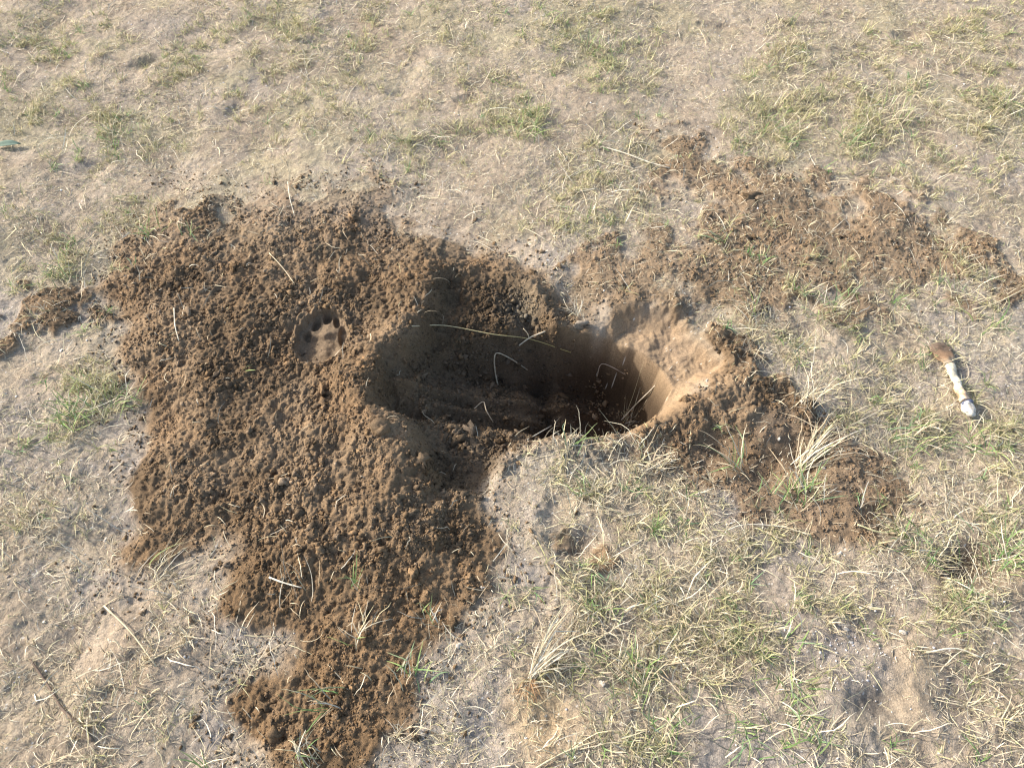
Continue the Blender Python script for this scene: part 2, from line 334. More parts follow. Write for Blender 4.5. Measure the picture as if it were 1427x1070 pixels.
# ------------------------------------------------------------------ mesh helpers
def tag(o, label=None, cat=None, group=None, kind=None):
    if label: o['label'] = label
    if cat: o['category'] = cat
    if group: o['group'] = group
    if kind: o['kind'] = kind
    return o
def mesh(name, V, faces, col, mat, parent=None, smooth=True, origin=None):
    """faces: (n,k) int array; col: per-vertex rgb"""
    V = np.asarray(V, np.float32); faces = np.asarray(faces, np.int32)
    o_ = np.zeros(3, np.float32) if origin is None else np.asarray(origin, np.float32)
    me = bpy.data.meshes.new(name); n, k = faces.shape
    me.vertices.add(len(V)); me.vertices.foreach_set('co', (V - o_).ravel())
    me.loops.add(n * k); me.loops.foreach_set('vertex_index', faces.ravel())
    me.polygons.add(n); me.polygons.foreach_set('loop_start', np.arange(0, n * k, k, dtype=np.int32))
    if smooth: me.polygons.foreach_set('use_smooth', np.ones(n, bool))
    at_ = me.attributes.new('albedo', 'FLOAT_COLOR', 'POINT')
    cc = np.ones((len(V), 4), np.float32); cc[:, :3] = col; at_.data.foreach_set('color', cc.ravel())
    me.materials.append(mat); me.update(calc_edges=True)
    ob = bpy.data.objects.new(name, me); COL.objects.link(ob)
    if parent is not None: ob.parent = parent; ob.location = o_ - np.array(parent.location, np.float32)
    else: ob.location = o_
    return ob
def empty(name, loc):
    o = bpy.data.objects.new(name, None); COL.objects.link(o); o.location = loc; o.empty_display_size = .03; return o
NX, NY = X.shape
gi = np.arange(NX * NY, dtype=np.int32).reshape(NX, NY)
QUADS = np.stack([gi[:-1, :-1], gi[1:, :-1], gi[1:, 1:], gi[:-1, 1:]], -1).reshape(-1, 4)
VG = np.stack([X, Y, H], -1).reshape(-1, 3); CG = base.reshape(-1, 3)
def sub(name, keep, mat, parent=None):
    f = QUADS[keep]; u, inv = np.unique(f, return_inverse=True)
    return mesh(name, VG[u], inv.reshape(-1, 4), CG[u], mat, parent)
q = lambda G: G[:-1, :-1].ravel()
who = np.zeros(len(QUADS), np.int8)
who[q(c_left) > .5] = 4; who[q(c_dent) > .5] = 5; who[(q(c_up) > .5)] = 2; who[q(c_low) > .5] = 3; who[q(c_rim) > .5] = 6
who[q(c_heap) > .38] = 1
who[(q(d_deep) > 0) & (q(X) > A(690, 540)[0])] = 7
who[(q(d_bowl) > .004) & (q(X) > A(800, 540)[0]) & (q(PYg) > 424)] = 7
who[(q(disc) < 1.02)] = 8
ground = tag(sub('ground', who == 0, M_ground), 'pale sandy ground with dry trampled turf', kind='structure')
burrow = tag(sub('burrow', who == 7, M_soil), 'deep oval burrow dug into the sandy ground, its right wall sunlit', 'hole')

# ------------------------------------------------------------------ crumbs
def icos(sub_):
    import bmesh
    bm = bmesh.new(); bmesh.ops.create_icosphere(bm, subdivisions=sub_, radius=1.0)
    v = np.array([list(x.co) for x in bm.verts]); f = np.array([[y.index for y in x.verts] for x in bm.faces]); bm.free(); return v, f
ICO = {1: icos(1), 2: icos(2)}
def lumps(n, pts, rad, lvl, cols, sink=.25, seed=0, rough=.28, flat=(.65, 1.0)):
    r = np.random.default_rng(seed); v0, f0 = ICO[lvl]; out = np.zeros((n, len(v0), 3), np.float32)
    NV = 24; var = []
    for k in range(NV):
        disp = np.ones(len(v0))
        for _ in range(8):
            dv = r.normal(size=3); dv /= np.linalg.norm(dv); disp += rough * .55 * r.uniform(-1, 1) * np.sin(v0 @ dv * r.uniform(2, 7) + r.uniform(0, 6))
        disp += rough * .35 * r.uniform(-1, 1, len(v0)); var.append(v0 * disp[:, None])
    var = np.clip(np.array(var), -1.6, 1.6)[r.integers(0, NV, n)]
    sc = np.stack([r.uniform(.75, 1.5, n), r.uniform(.65, 1.1, n), r.uniform(flat[0], flat[1], n)], 1)
    a, b = r.uniform(0, 6.283, n), r.uniform(-.6, .6, n)
    w = var * sc[:, None, :]
    y2 = w[..., 1] * np.cos(b)[:, None] - w[..., 2] * np.sin(b)[:, None]; z2 = w[..., 1] * np.sin(b)[:, None] + w[..., 2] * np.cos(b)[:, None]
    x3 = w[..., 0] * np.cos(a)[:, None] - y2 * np.sin(a)[:, None]; y3 = w[..., 0] * np.sin(a)[:, None] + y2 * np.cos(a)[:, None]
    w = np.stack([x3, y3, z2], -1) * rad[:, None, None]
    c = np.stack([pts[:, 0], pts[:, 1], hs(pts[:, 0], pts[:, 1]) + rad * (.5 - sink)], 1)
    V = (w + c[:, None, :]).reshape(-1, 3)
    F = (f0[None] + (np.arange(n) * len(v0))[:, None, None]).reshape(-1, 3)
    return V, F, np.repeat(cols, len(v0), 0)
def scatter_in(poly_d, n, box, prob, seed):
    """random points accepted by prob(x, y)"""
    r = np.random.default_rng(seed); X0, Y0, X1, Y1 = box
    x = r.uniform(X0, X1, n); y = r.uniform(Y0, Y1, n); keep = r.random(n) < prob(x, y); return np.stack([x[keep], y[keep]], 1)
alb_s = [sampler(base[..., k]) for k in range(3)]
def soil_cols(p, r, gain=1.0):
    c = np.stack([f(p[:, 0], p[:, 1]) for f in alb_s], 1)
    s = soil_s(p[:, 0], p[:, 1])[:, None]
    c = c * s + (1 - s) * np.array([.222, .156, .094])
    n = len(p); v = r.normal(1.0, .23, n)[:, None]; t = r.random(n)[:, None]
    return np.clip(c * v * gain * (1 + np.array([.06, 0, -.10]) * (t * 2 - 1)), .02, .7)
def crumbs(parent, box, prob, n_big, n_mid, n_small, seed, kmul=1.0):
    r = np.random.default_rng(seed); parts = []; off = 0
    for (n, lo, hi, lvl, rgh) in ((n_big // 50, .0062, .0098, 2, .8), (n_big, .0027, .0056, 2, .74), (n_mid, .0017, .0031, 1, .70), (n_small, .0010, .0021, 1, .6)):
        p = scatter_in(None, n, box, prob, seed + lvl * 7 + int(lo * 1e5))
        rad = (lo + (hi - lo) * r.random(len(p)) ** 2.2) * kmul * (.75 + .35 * np.clip(fbm(p[:, 0], p[:, 1], .07, 3, 91) * 2 + .3, -.3, 1.2)) * np.where(hd_s(p[:, 0], p[:, 1]) < .004, 1.05, .78 + .22 * sstep(0, .06, hd_s(p[:, 0], p[:, 1])))
        V, F, c = lumps(len(p), p, rad, lvl, soil_cols(p, r), .34, seed + lvl, rgh)
        parts.append((V, F + off, c)); off += len(V)
    V = np.concatenate([a[0] for a in parts]); F = np.concatenate([a[1] for a in parts]); c = np.concatenate([a[2] for a in parts])
    return tag(mesh('soil_crumbs', V, F, c, M_crumb, parent), 'loose crumbs of dug soil', kind='stuff')
def bbox(poly, m=.05):
    p = np.array(poly); return (p[:, 0].min() - m, p[:, 1].min() - m, p[:, 0].max() + m, p[:, 1].max() + m)
def root_at(px, py, name):
    p = hit(px, py); return empty(name, p)
clump_s = lambda x, y: .55 + .9 * fbm(x, y, .03, 3, 70)
def prob_for(G, D, tail, fade):
    g = sampler(G); d = sampler(D)
    def f(x, y):
        c = g(x, y); e = np.exp(np.minimum(d(x, y), 0) / fade) * tail * (d(x, y) < 0)
        return np.clip(np.maximum(c, e) * np.clip(clump_s(x, y), .12, 1.2), 0, 1) * (1 - sm_s(x, y) * .97) * (1 - .93 * np.clip(paw_s(x, y), 0, 1))  # none inside the print
    return f

heap = tag(root_at(400, 560, 'spoil_heap'), 'big spoil heap of crumbly brown soil left of the burrow, marked by a paw print', 'dirt mound')
sub('soil_surface', who == 1, M_soil, heap)
tag(sub('paw_print', who == 8, M_soil, heap), 'smooth paw print with toe pits pressed into the heap')
ph = prob_for(c_heap, d_heap, .75, .026)
ph2 = lambda x, y: ph(x, y) * (.6 + .4 * sstep(0, .07, hd_s(x, y))) * (.62 + .38 * sstep(-.02, .02, ramp_s(x, y))) * (1 - .2 * sstep(.0, .03, deep_s(x, y)))
crumbs(heap, bbox(HEAP), ph2, 11000, 90000, 150000, 100)
soils = [('soil_scatter', 2, UPSOIL, c_up, d_up, (1100, 320), 'long patchy scatter of brown soil upper right, running above the burrow to the right edge', (500, 9000, 34000)),
         ('soil_scatter', 3, LOWSOIL, c_low, d_low, (1100, 650), 'scraped patch of orange brown soil under dry grass below right of the burrow', (160, 2600, 7500)),
         ('soil_scatter', 4, LEFTSOIL, c_left, d_left, (70, 430), 'thin scatter of brown soil left of the big heap, reaching the left edge', (60, 1000, 3500)),
         ('soil_scatter', 5, DENTSOIL, c_dent, d_dent, (820, 775), 'small rusty spill of soil beside a hollow below the burrow', (20, 240, 400)),
         ('soil_scatter', 6, RIMSOIL, c_rim, d_rim, (1000, 560), 'band of loose brown soil round the right lip of the burrow', (900, 3800, 4500))]
for k, (nm, w, poly, G, D, (a, b), lab, cnt) in enumerate(soils):
    rt = tag(root_at(a, b, nm), lab, 'loose soil')
    sub('soil_surface', who == w, M_soil, rt)
    pf = prob_for(G, D, .12, .03)
    if w == 3:
        sml = sampler(smooth_low); pf0 = pf; pf = lambda x, y, pf0=pf0: pf0(x, y) * (1 - .85 * sml(x, y))
    crumbs(rt, bbox(poly), pf, *cnt, 200 + 10 * k, .92)
# clods
CLODS = [(532, 598, .015, 'brown clod standing on the shaded slope of the spoil heap', (.8, .6, 1.3)), (588, 640, .013, 'rounded clod at the edge of the shade on the spoil heap', (1.1, .9, .8)),
         (808, 452, .011, 'grey clod perched on the far lip of the burrow', (1.3, .7, .6)), (1040, 275, .012, 'pale clod on top of the upper right soil scatter', (1.4, .9, .6))]
for (a, b, r0, lab, sc) in CLODS:
    p = hit(a, b); V, F, c = lumps(1, np.array([[p[0], p[1]]]), np.array([r0]), 2, np.array([[.20, .14, .085]]) if a != 808 else np.array([[.30, .25, .19]]), .4, int(a), .75)
    V = (V - p) * np.array(sc) + p
    tag(mesh('clod', V, F, c, M_crumb, None, True, p), lab, 'clod')

pt = lambda x, y: ((deep_s(x, y) > .004) * np.clip(.25 + 1.2 * fbm(x, y, .02, 3, 72), 0, 1) * np.where(hs(x, y) < -.02, 1, .5))
rq = np.random.default_rng(77); pb = bbox(DEEP, 0); parts = []; off = 0
for (n_, lo, hi, lvl) in ((420, .0028, .0065, 2), (5200, .0014, .0030, 1)):
    p = scatter_in(None, n_, pb, pt, 900 + lvl); V, F, c = lumps(len(p), p, lo + (hi - lo) * rq.random(len(p)) ** 2, lvl, soil_cols(p, rq, 1.12), .2, 55 + lvl, .7); parts.append((V, F + off, c)); off += len(V)
tag(mesh('fallen_crumbs', np.concatenate([a[0] for a in parts]), np.concatenate([a[1] for a in parts]), np.concatenate([a[2] for a in parts]), M_crumb), 'soil crumbs fallen onto the floor of the burrow', 'loose soil', kind='stuff')
# ------------------------------------------------------------------ grass and straw
def ribbons(root, az, length, elev, droop, width, curl, c0, c1, seg=5, lift=.0006, r=None, wob=.0):
    """blades as curved flat strips that never sink below the ground; all arguments are arrays of n"""
    n = len(root); s = np.linspace(0, 1, seg + 1)
    ds = length[:, None] / seg; el = elev[:, None] - droop[:, None] * s[None, :-1]; aa = az[:, None] + curl[:, None] * s[None, :-1]
    kk = r.random(n) < .35; ks = r.integers(1, seg, n); km = kk[:, None] & (np.arange(seg)[None] >= ks[:, None]); el = el - km * r.uniform(.3, 1.6, n)[:, None]; aa = aa + km * r.normal(0, .9, n)[:, None]
    if wob > 0: aa = aa + r.normal(0, wob, aa.shape); el = el + r.normal(0, wob * .5, el.shape)
    dx = np.cumsum(np.cos(el) * np.cos(aa) * ds, 1); dy = np.cumsum(np.cos(el) * np.sin(aa) * ds, 1); dz = np.cumsum(np.sin(el) * ds, 1)
    z0 = np.zeros((n, 1)); x = root[:, :1] + np.hstack([z0, dx]); y = root[:, 1:2] + np.hstack([z0, dy]); z = root[:, 2:3] + np.hstack([z0, dz])
    z = np.maximum(z, hs(x, y) + lift)
    z[:, 0] = root[:, 2] - .0005
    ae = np.hstack([aa, aa[:, -1:]]); w = width[:, None] * np.interp(s, [0, .25, .7, 1], [.75, 1, .75, .12])[None]
    tw = r.uniform(-.7, .7, n)[:, None]
    ox = -np.sin(ae) * w * .5 * np.cos(tw); oy = np.cos(ae) * w * .5 * np.cos(tw); oz = np.sin(tw) * w * .5
    V = np.stack([np.stack([x - ox, y - oy, z - oz], -1), np.stack([x + ox, y + oy, z + oz], -1)], 2)      # n, seg+1, 2, 3
    k = np.arange(seg); b = (np.arange(n) * (seg + 1) * 2)[:, None]
    F = np.stack([b + 2 * k, b + 2 * k + 1, b + 2 * k + 3, b + 2 * k + 2], -1).reshape(-1, 4)
    col = c0[:, None, None, :] * (1 - s)[None, :, None, None] + c1[:, None, None, :] * s[None, :, None, None]
    col = np.broadcast_to(col, (n, seg + 1, 2, 3)).reshape(-1, 3)
    return V.reshape(-1, 3), F, col
def join(parts):
    off = 0; Vs, Fs, Cs = [], [], []
    for V, F, c in parts: Vs.append(V); Fs.append(F + off); Cs.append(c); off += len(V)
    return np.concatenate(Vs), np.concatenate(Fs), np.concatenate(Cs)
STRAW = np.array([[.64, .56, .39], [.54, .46, .32], [.70, .63, .48], [.44, .36, .24], [.60, .53, .33], [.34, .28, .19]])
YEL = np.array([[.50, .46, .24], [.44, .42, .21], [.54, .50, .29], [.38, .39, .18], [.56, .51, .32]])
GRN = np.array([[.20, .34, .10], [.26, .38, .13], [.15, .29, .10], [.32, .40, .15], [.22, .36, .18]])
def pick(pal, n, r, v=.12): return np.clip(pal[r.integers(0, len(pal), n)] * r.normal(1, v, n)[:, None], .02, .85)

# ground cover: where it grows, read from the photograph (px, py, radius, strength, green share)
BLOBS = [(60, 60, 90, 1.0, .9), (150, 185, 60, 1.2, .9), (80, 140, 90, .8, .8), (270, 110, 70, .9, .7), (400, 50, 90, .9, .8), (700, 170, 45, 1.6, .9), (735, 155, 30, 2.2, 1.0), (830, 60, 60, 1.5, .8), (860, 95, 60, 1.3, .8),
         (1090, 160, 60, 1.9, .8), (1240, 120, 80, 1.8, .8), (1190, 185, 60, 1.9, .8), (1050, 190, 50, 1.6, .8), (1395, 120, 40, 2.0, .8), (1370, 30, 60, 1.6, .8), (1100, 60, 40, 1.2, .8), (610, 190, 50, 1.4, .8),
         (550, 215, 50, 1.0, .7), (860, 230, 70, 1.3, .7), (800, 280, 60, 1.3, .7), (870, 300, 70, 1.3, .6), (380, 190, 50, .9, .7), (330, 60, 60, .8, .7), (560, 30, 90, .9, .8), (700, 60, 90, .7, .8), (450, 130, 60, .7, .7),
         (160, 300, 50, 1.2, .5), (80, 380, 60, 1.3, .8), (20, 300, 60, .8, .5), (100, 575, 75, 1.8, .9), (40, 620, 60, 1.0, .6), (130, 540, 40, 1.6, .7), (40, 700, 60, .9, .5), (60, 520, 50, .7, .2),
         (1300, 250, 80, 1.2, .5), (1380, 200, 50, 1.6, .7), (1130, 420, 80, 1.4, .6), (1060, 360, 60, 1.1, .6), (1340, 390, 50, 1.4, .8), (1210, 500, 90, 1.1, .4), (1130, 500, 60, 1.2, .2), (1060, 470, 50, 1.0, .4),
         (1300, 620, 100, 1.8, .6), (1390, 620, 60, 1.8, .8), (1200, 570, 60, 1.4, .5), (1340, 700, 80, 1.4, .5), (1100, 700, 60, 1.6, .6), (1180, 620, 50, 1.6, .4), (1170, 760, 90, 1.6, .5), (1390, 780, 60, 2.2, .9), (1330, 860, 80, 1.6, .6),
         (1040, 800, 100, 1.6, .5), (950, 720, 90, 1.3, .4), (900, 860, 110, 1.8, .5), (830, 690, 60, 1.2, .5), (800, 650, 50, 1.1, .5), (960, 900, 90, 1.7, .5), (1040, 960, 90, 1.9, .7), (1100, 1010, 90, 1.6, .7), (930, 1000, 100, 1.6, .5),
         (820, 860, 90, 1.3, .4), (780, 930, 60, 1.0, .3), (860, 1040, 90, 1.3, .4), (1180, 850, 50, 1.0, .4), (1240, 1040, 60, .9, .3), (1400, 950, 60, 1.1, .4), (1380, 1040, 60, .9, .4), (940, 640, 70, .9, .3),
         (250, 760, 60, .7, .0), (330, 880, 80, .7, .05), (240, 900, 100, .7, .05), (290, 1020, 60, .9, .3), (120, 1000, 100, .5, .1), (450, 1050, 60, .8, .4), (560, 1000, 70, .5, .2), (650, 900, 50, .5, .1), (600, 1040, 60, .4, .1), (720, 800, 50, .7, .3)]
BL = np.array([(b[0], b[1], b[2], b[3], b[4]) for b in BLOBS], float)
def cover(px, py):
    d = np.zeros(px.shape); g = np.zeros(px.shape)
    for b in BL:
        w = b[3] * np.exp(-((px - b[0]) ** 2 + ((py - b[1]) * 1.3) ** 2) / (b[2] ** 2)); d += w; g += w * b[4]
    return d, g / np.maximum(d, 1e-3)
def roots(n, seed):
    r = np.random.default_rng(seed); n = int(n * 1.55); y = r.uniform(-.35, 3.3, n * 3) ; x = r.uniform(-2.3, 2.3, n * 3)
    px, py = project(x, y); k = (px > -330) & (px < 1760) & (py < 1330) & (py > -230) & (y > -.35); x, y, px, py = x[k][:n], y[k][:n], px[k][:n], py[k][:n]
    return x, y, px, py, r
def free(x, y):      # 1 on open ground, little on loose soil, none in the hole
    return (1 - np.clip(heap_s(x, y), 0, 1) * .988) * (1 - np.clip(soil_s(x, y), 0, 1) * .66) * (1 - .75 * np.clip(low_s(x, y), 0, 1)) * (deep_s(x, y) < -.004) * (bowl_s(x, y) < .004)
def flow(x, y): return 2.4 * fbm(x, y, .25, 2, 80) + .5

# 1 fine thatch lying on the ground
x, y, px, py, r = roots(420000, 301); cd, cg = cover(px, py)
open_ = (px > 1120) & (px < 1290) & (py > 860) & (py < 1010)
dens = np.clip((.40 + .40 * np.clip(cd, 0, 1.6)) * (.75 + 1.3 * fbm(x, y, .07, 3, 82) + .7 * fbm(x, y, .22, 2, 81)), .05, 1) * np.where(open_, .25, 1)
k = r.random(len(x)) < dens * free(x, y); x, y, py, cg, cd = x[k], y[k], py[k], cg[k], cd[k]; n = len(x); print('thatch', n)
col = np.where((r.random(n) < .06 + .42 * cg * np.clip(cd, 0, 1) * sstep(900, 100, py))[:, None], pick(YEL, n, r), pick(STRAW, n, r))
L = .005 + .022 * r.random(n) ** 1.8
P1 = ribbons(np.stack([x, y, hs(x, y)], 1), r.uniform(0, 6.283, n), L, r.uniform(-.1, .8, n), r.uniform(0, 1.0, n), r.uniform(.0005, .0011, n), r.normal(0, .7, n), col * .9, col, 3, .0005, r, .18)
thatch = tag(mesh('thatch', *P1[:2], P1[2], M_straw), 'fine dry straw thatch littering the sandy ground', 'thatch', kind='stuff')
# 2 longer dry stalks, more of them right and below
x, y, px, py, r = roots(90000, 302); cd, cg = cover(px, py)
dens = np.clip((.08 + .42 * np.clip(cd, 0, 2)) * (.5 + 1.1 * fbm(x, y, .10, 3, 84)), .02, 1) * np.interp(py, [0, 400, 800], [.45, .7, 1]) * np.where((px > 1120) & (px < 1290) & (py > 860) & (py < 1010), .25, 1)
k = r.random(len(x)) < dens * free(x, y); x, y = x[k], y[k]; n = len(x); print('stalks', n)
col = pick(STRAW, n, r, .15)
P2 = ribbons(np.stack([x, y, hs(x, y)], 1), flow(x, y) + r.normal(0, 1.2, n), .018 + .065 * r.random(n) ** 1.7, r.uniform(0, .7, n), r.uniform(.2, 1.3, n), r.uniform(.0008, .0017, n), r.normal(0, .6, n), col, col * 1.05, 5, .001, r, .12)
tag(mesh('dry_stalks', *P2[:2], P2[2], M_straw), 'dry bleached grass stalks lying over the turf', 'dry grass', kind='stuff')
# 3 living turf: little tufts of fine leaves
x, y, px, py, r = roots(60000, 303); cd, cg = cover(px, py)
dens = np.clip(cd * .44 * (.35 + 1.6 * fbm(x, y, .05, 3, 86)), 0, 1)
k = r.random(len(x)) < dens * free(x, y); x, y, py, px, cg = x[k], y[k], py[k], px[k], cg[k]; T = len(x); m = 9; print('tufts', T)
g_ = np.repeat(cg, m); pyr = np.repeat(py, m); n = T * m; xr = np.repeat(x, m) + r.normal(0, .0035, n); yr = np.repeat(y, m) + r.normal(0, .0035, n)
tall = np.repeat(np.interp(py, [0, 300, 700], [.95, .95, 1.0]) * r.uniform(.6, 1.25, T), m)
mostly = np.repeat(r.random(T), m)
isg = mostly < g_ * np.interp(pyr, [0, 350, 700, 1070], [.07, .13, .17, .22]); isy = mostly < g_ * 1.05
col = np.where(isg[:, None], pick(GRN, n, r), np.where(isy[:, None], pick(YEL, n, r), pick(STRAW, n, r)))
tip = np.where((r.random(n) < .5)[:, None], pick(STRAW, n, r), col)
P3 = ribbons(np.stack([xr, yr, hs(xr, yr)], 1), r.uniform(0, 6.283, n), (.010 + .030 * r.random(n)) * tall, r.uniform(.25, 1.4, n), r.uniform(.2, 1.5, n), r.uniform(.0008, .0018, n), r.normal(0, .5, n), col, tip, 4, .0006, r)
tag(mesh('turf', *P3[:2], P3[2], M_grass), 'short yellow green turf growing in patches', 'turf', kind='stuff')
# 4 stray straws on the soil
x, y, px, py, r = roots(9000, 304)
s = soil_s(x, y); k = (s > .4) & (deep_s(x, y) < .01) & (sm_s(x, y) < .2) & (paw_s(x, y) < .05) & (r.random(len(x)) < np.where(heap_s(x, y) > .5, np.where((py > 700) | (px < 330) | (py < 380), .34, .13), .6))
x, y = x[k], y[k]; n = len(x); print('strays', n); col = pick(STRAW, n, r, .15) * .95
P4 = ribbons(np.stack([x, y, hs(x, y) + .003], 1), r.uniform(0, 6.283, n), .010 + .035 * r.random(n) ** 1.7, r.uniform(0, .9, n), r.uniform(.2, 1.3, n), r.uniform(.0007, .0014, n), r.normal(0, .6, n), col, col, 5, .003, r, .1)
tag(mesh('scattered_straw', *P4[:2], P4[2], M_straw), 'broken straws strewn over the loose soil', 'straw', kind='stuff')

# ------------------------------------------------------------------ single tufts
def tuft(px, py, label, n_g, n_d, L=.05, el=(.5, 1.3), az=None, spread=1.0, w=.0022, name='grass_tuft', cat='grass tuft', rs=.005, h=0.0, gpal=GRN, seed=None):
    p = hit(px, py, h); r = np.random.default_rng(int(px * 7 + py) if seed is None else seed); o = tag(empty(name, p), label, cat)
    for (nm, n, pal, wk, lk) in (('green_blades', n_g, gpal, 1.0, 1.0), ('dry_blades', n_d, STRAW, .75, 1.0)):
        if n == 0: continue
        ro = np.stack([p[0] + r.normal(0, rs, n), p[1] + r.normal(0, rs, n), np.zeros(n)], 1); ro[:, 2] = hs(ro[:, 0], ro[:, 1])
        a = r.uniform(0, 6.283, n) if az is None else math.radians(az) + r.normal(0, spread, n)
        c = pick(pal, n, r); c1 = c if nm == 'dry_blades' else c * .6 + pick(YEL, n, r) * .4
        V, F, cc = ribbons(ro, a, L * lk * r.uniform(.45, 1.1, n), r.uniform(el[0], el[1], n), r.uniform(.3, 1.5, n), w * wk * r.uniform(.6, 1.1, n), r.normal(0, .5, n), c * .95, c1, 8, .0006, r, .09)
        mesh(nm, V, F, cc, M_grass if nm == 'green_blades' else M_straw, o, True, p)
    return o
TUFTS = [
 (735, 182, 'upright yellow green tuft standing alone above the middle of the burrow', 34, 30, .075, None), (1245, 165, 'dense straw yellow tuft in the upper right turf, leaning right', 10, 60, .085, 40),
 (1085, 185, 'wide olive tuft at the left end of the upper right turf', 26, 40, .075, None), (1395, 150, 'tall pale yellow tuft at the right edge near the top', 12, 50, .085, None),
 (1190, 195, 'low olive tuft in front of the white specks in the upper right turf', 22, 34, .06, None), (835, 70, 'matted yellow tuft near the top, right of centre', 20, 40, .065, None),
 (155, 190, 'short yellow green tuft in the upper left turf', 22, 26, .055, None), (612, 195, 'small yellow tuft left of the upright tuft above the burrow', 12, 24, .05, None),
 (205, 325, 'small green and straw tuft poking out of the far left corner of the spoil heap', 14, 14, .055, None), (262, 325, 'slim green shoot with pale base on the upper left of the spoil heap', 6, 3, .045, 80),
 (186, 372, 'single bright green sprout on the left side of the spoil heap', 5, 3, .035, 90), (105, 585, 'broad yellow green tuft at the left margin beside the spoil heap', 46, 36, .065, None),
 (170, 560, 'green blades reaching from the left tuft toward the spoil heap', 12, 10, .06, 10), (80, 385, 'soft yellow green tuft above the thin soil scatter on the left', 22, 26, .05, None),
 (340, 517, 'single short bright green blade lying on the spoil heap', 2, 0, .028, 0), (1005, 335, 'fresh green blades rising between soil scatter and burrow', 10, 6, .06, 160),
 (1062, 365, 'small bright green sprig on the upper right soil scatter', 8, 4, .045, 20), (1150, 425, 'straw and green tuft at the lower edge of the upper right soil scatter', 16, 26, .065, None),
 (1320, 400, 'blue green tuft at the right end of the upper right soil scatter', 12, 14, .055, 130), (1380, 455, 'green tuft above right of the bone', 14, 14, .05, None),
 (1265, 610, 'green tuft with long straw blades just below the bone', 16, 30, .075, 10), (1365, 615, 'upright green blades right of the bone tip', 18, 16, .065, None),
 (1110, 690, 'green tuft at the bottom edge of the scraped soil patch', 14, 16, .06, 100), (1072, 692, 'broad green blade pair at the lower left of the scraped soil patch', 5, 3, .05, 120),
 (1030, 655, 'pale leaning tuft rooted in the scraped soil patch nearest the burrow', 6, 12, .095, 125), (1118, 690, 'long straw fronds arching over the scraped soil patch', 3, 18, .085, 60),
 (1395, 775, 'large green tuft at the right edge above the dark hollow', 36, 34, .08, None), (1255, 745, 'yellow green tuft left of the dark hollow on the right', 12, 26, .065, 170),
 (1100, 890, 'green sprig left of the white grit patch', 10, 10, .05, 60), (1100, 970, 'bright green tuft below left of the white grit patch', 26, 10, .055, None),
 (1130, 1045, 'bright green upright shoot near the bottom right', 12, 4, .05, 90), (1040, 1020, 'bright green flat tuft near the bottom, right of centre', 20, 14, .06, None),
 (925, 1015, 'straw and green rosette near the bottom centre', 12, 30, .06, None), (880, 945, 'green and straw tuft right of the uprooted clump', 14, 24, .055, 100),
 (845, 855, 'yellow clump in the straw below the burrow', 10, 22, .045, None), (820, 690, 'green blades in the straw just below the hollow hoof mark', 8, 12, .05, 120),
 (795, 628, 'pale blades hanging over the near lip of the burrow', 4, 14, .06, 80), (500, 820, 'thin blue green shoot on the lower part of the spoil heap', 5, 2, .05, 110),
 (505, 885, 'dry tuft with buried roots low on the spoil heap', 2, 16, .055, 90), (603, 870, 'small dry tuft at the right edge of the lower spoil heap', 3, 12, .05, 100),
 (580, 945, 'blue green tuft at the lower right edge of the spoil heap', 12, 12, .055, 60), (470, 975, 'green curved blades near the bottom tip of the spoil heap', 7, 8, .075, 170),
 (430, 1060, 'pale tuft at the bottom tip of the spoil heap', 4, 22, .055, None), (285, 1065, 'broad green blade with pale stem at the bottom left', 4, 5, .055, 110),
 (900, 650, 'dry spiky tuft just below the burrow, leaning right', 0, 22, .06, 30), (1050, 440, 'dry straw tuft right of the burrow lip', 3, 20, .075, 120), (970, 700, 'thin straw tuft in the middle of the lower turf', 5, 16, .06, None)]
for (a, b, lab, ng, nd, L, az) in TUFTS:
    tuft(a, b, lab, ng, nd, L, az=az, spread=.8, w=.0021 if b > 500 else .0018, rs=.005 + .00030 * min(ng + nd, 50))
# big dry clump right of the burrow, fanning to upper right
o = tuft(1112, 652, 'large bleached straw clump fanning out over the scraped soil patch', 4, 46, .15, (.25, .95), az=42, spread=.30, w=.0026, name='straw_clump', cat='straw clump', rs=.006)
o = tuft(1120, 560, 'thin grey straw clump standing between burrow and bone', 0, 34, .13, (.5, 1.2), az=65, spread=.6, w=.0016, name='straw_clump', cat='straw clump', rs=.012)
o = tuft(805, 440, 'grey dead grass clump in the shaded pocket above the burrow', 0, 20, .06, (.2, .9), az=110, spread=.9, w=.0016, name='straw_clump', cat='straw clump')
o = tuft(220, 800, 'straw stalks leaning over the lower left edge of the spoil heap', 1, 16, .085, (.3, .8), az=50, spread=.22, w=.0018, name='straw_clump', cat='straw clump', rs=.016)
o = tuft(415, 830, 'loose straws sprouting from the lower spoil heap', 0, 9, .075, (.6, 1.2), az=95, spread=.4, w=.0015, name='straw_clump', cat='straw clump', rs=.016)
o = tuft(870, 588, 'dead grass caught on the floor of the burrow', 0, 16, .045, (.1, .6), az=60, spread=.5, w=.0014, name='straw_clump', cat='straw clump', rs=.006)

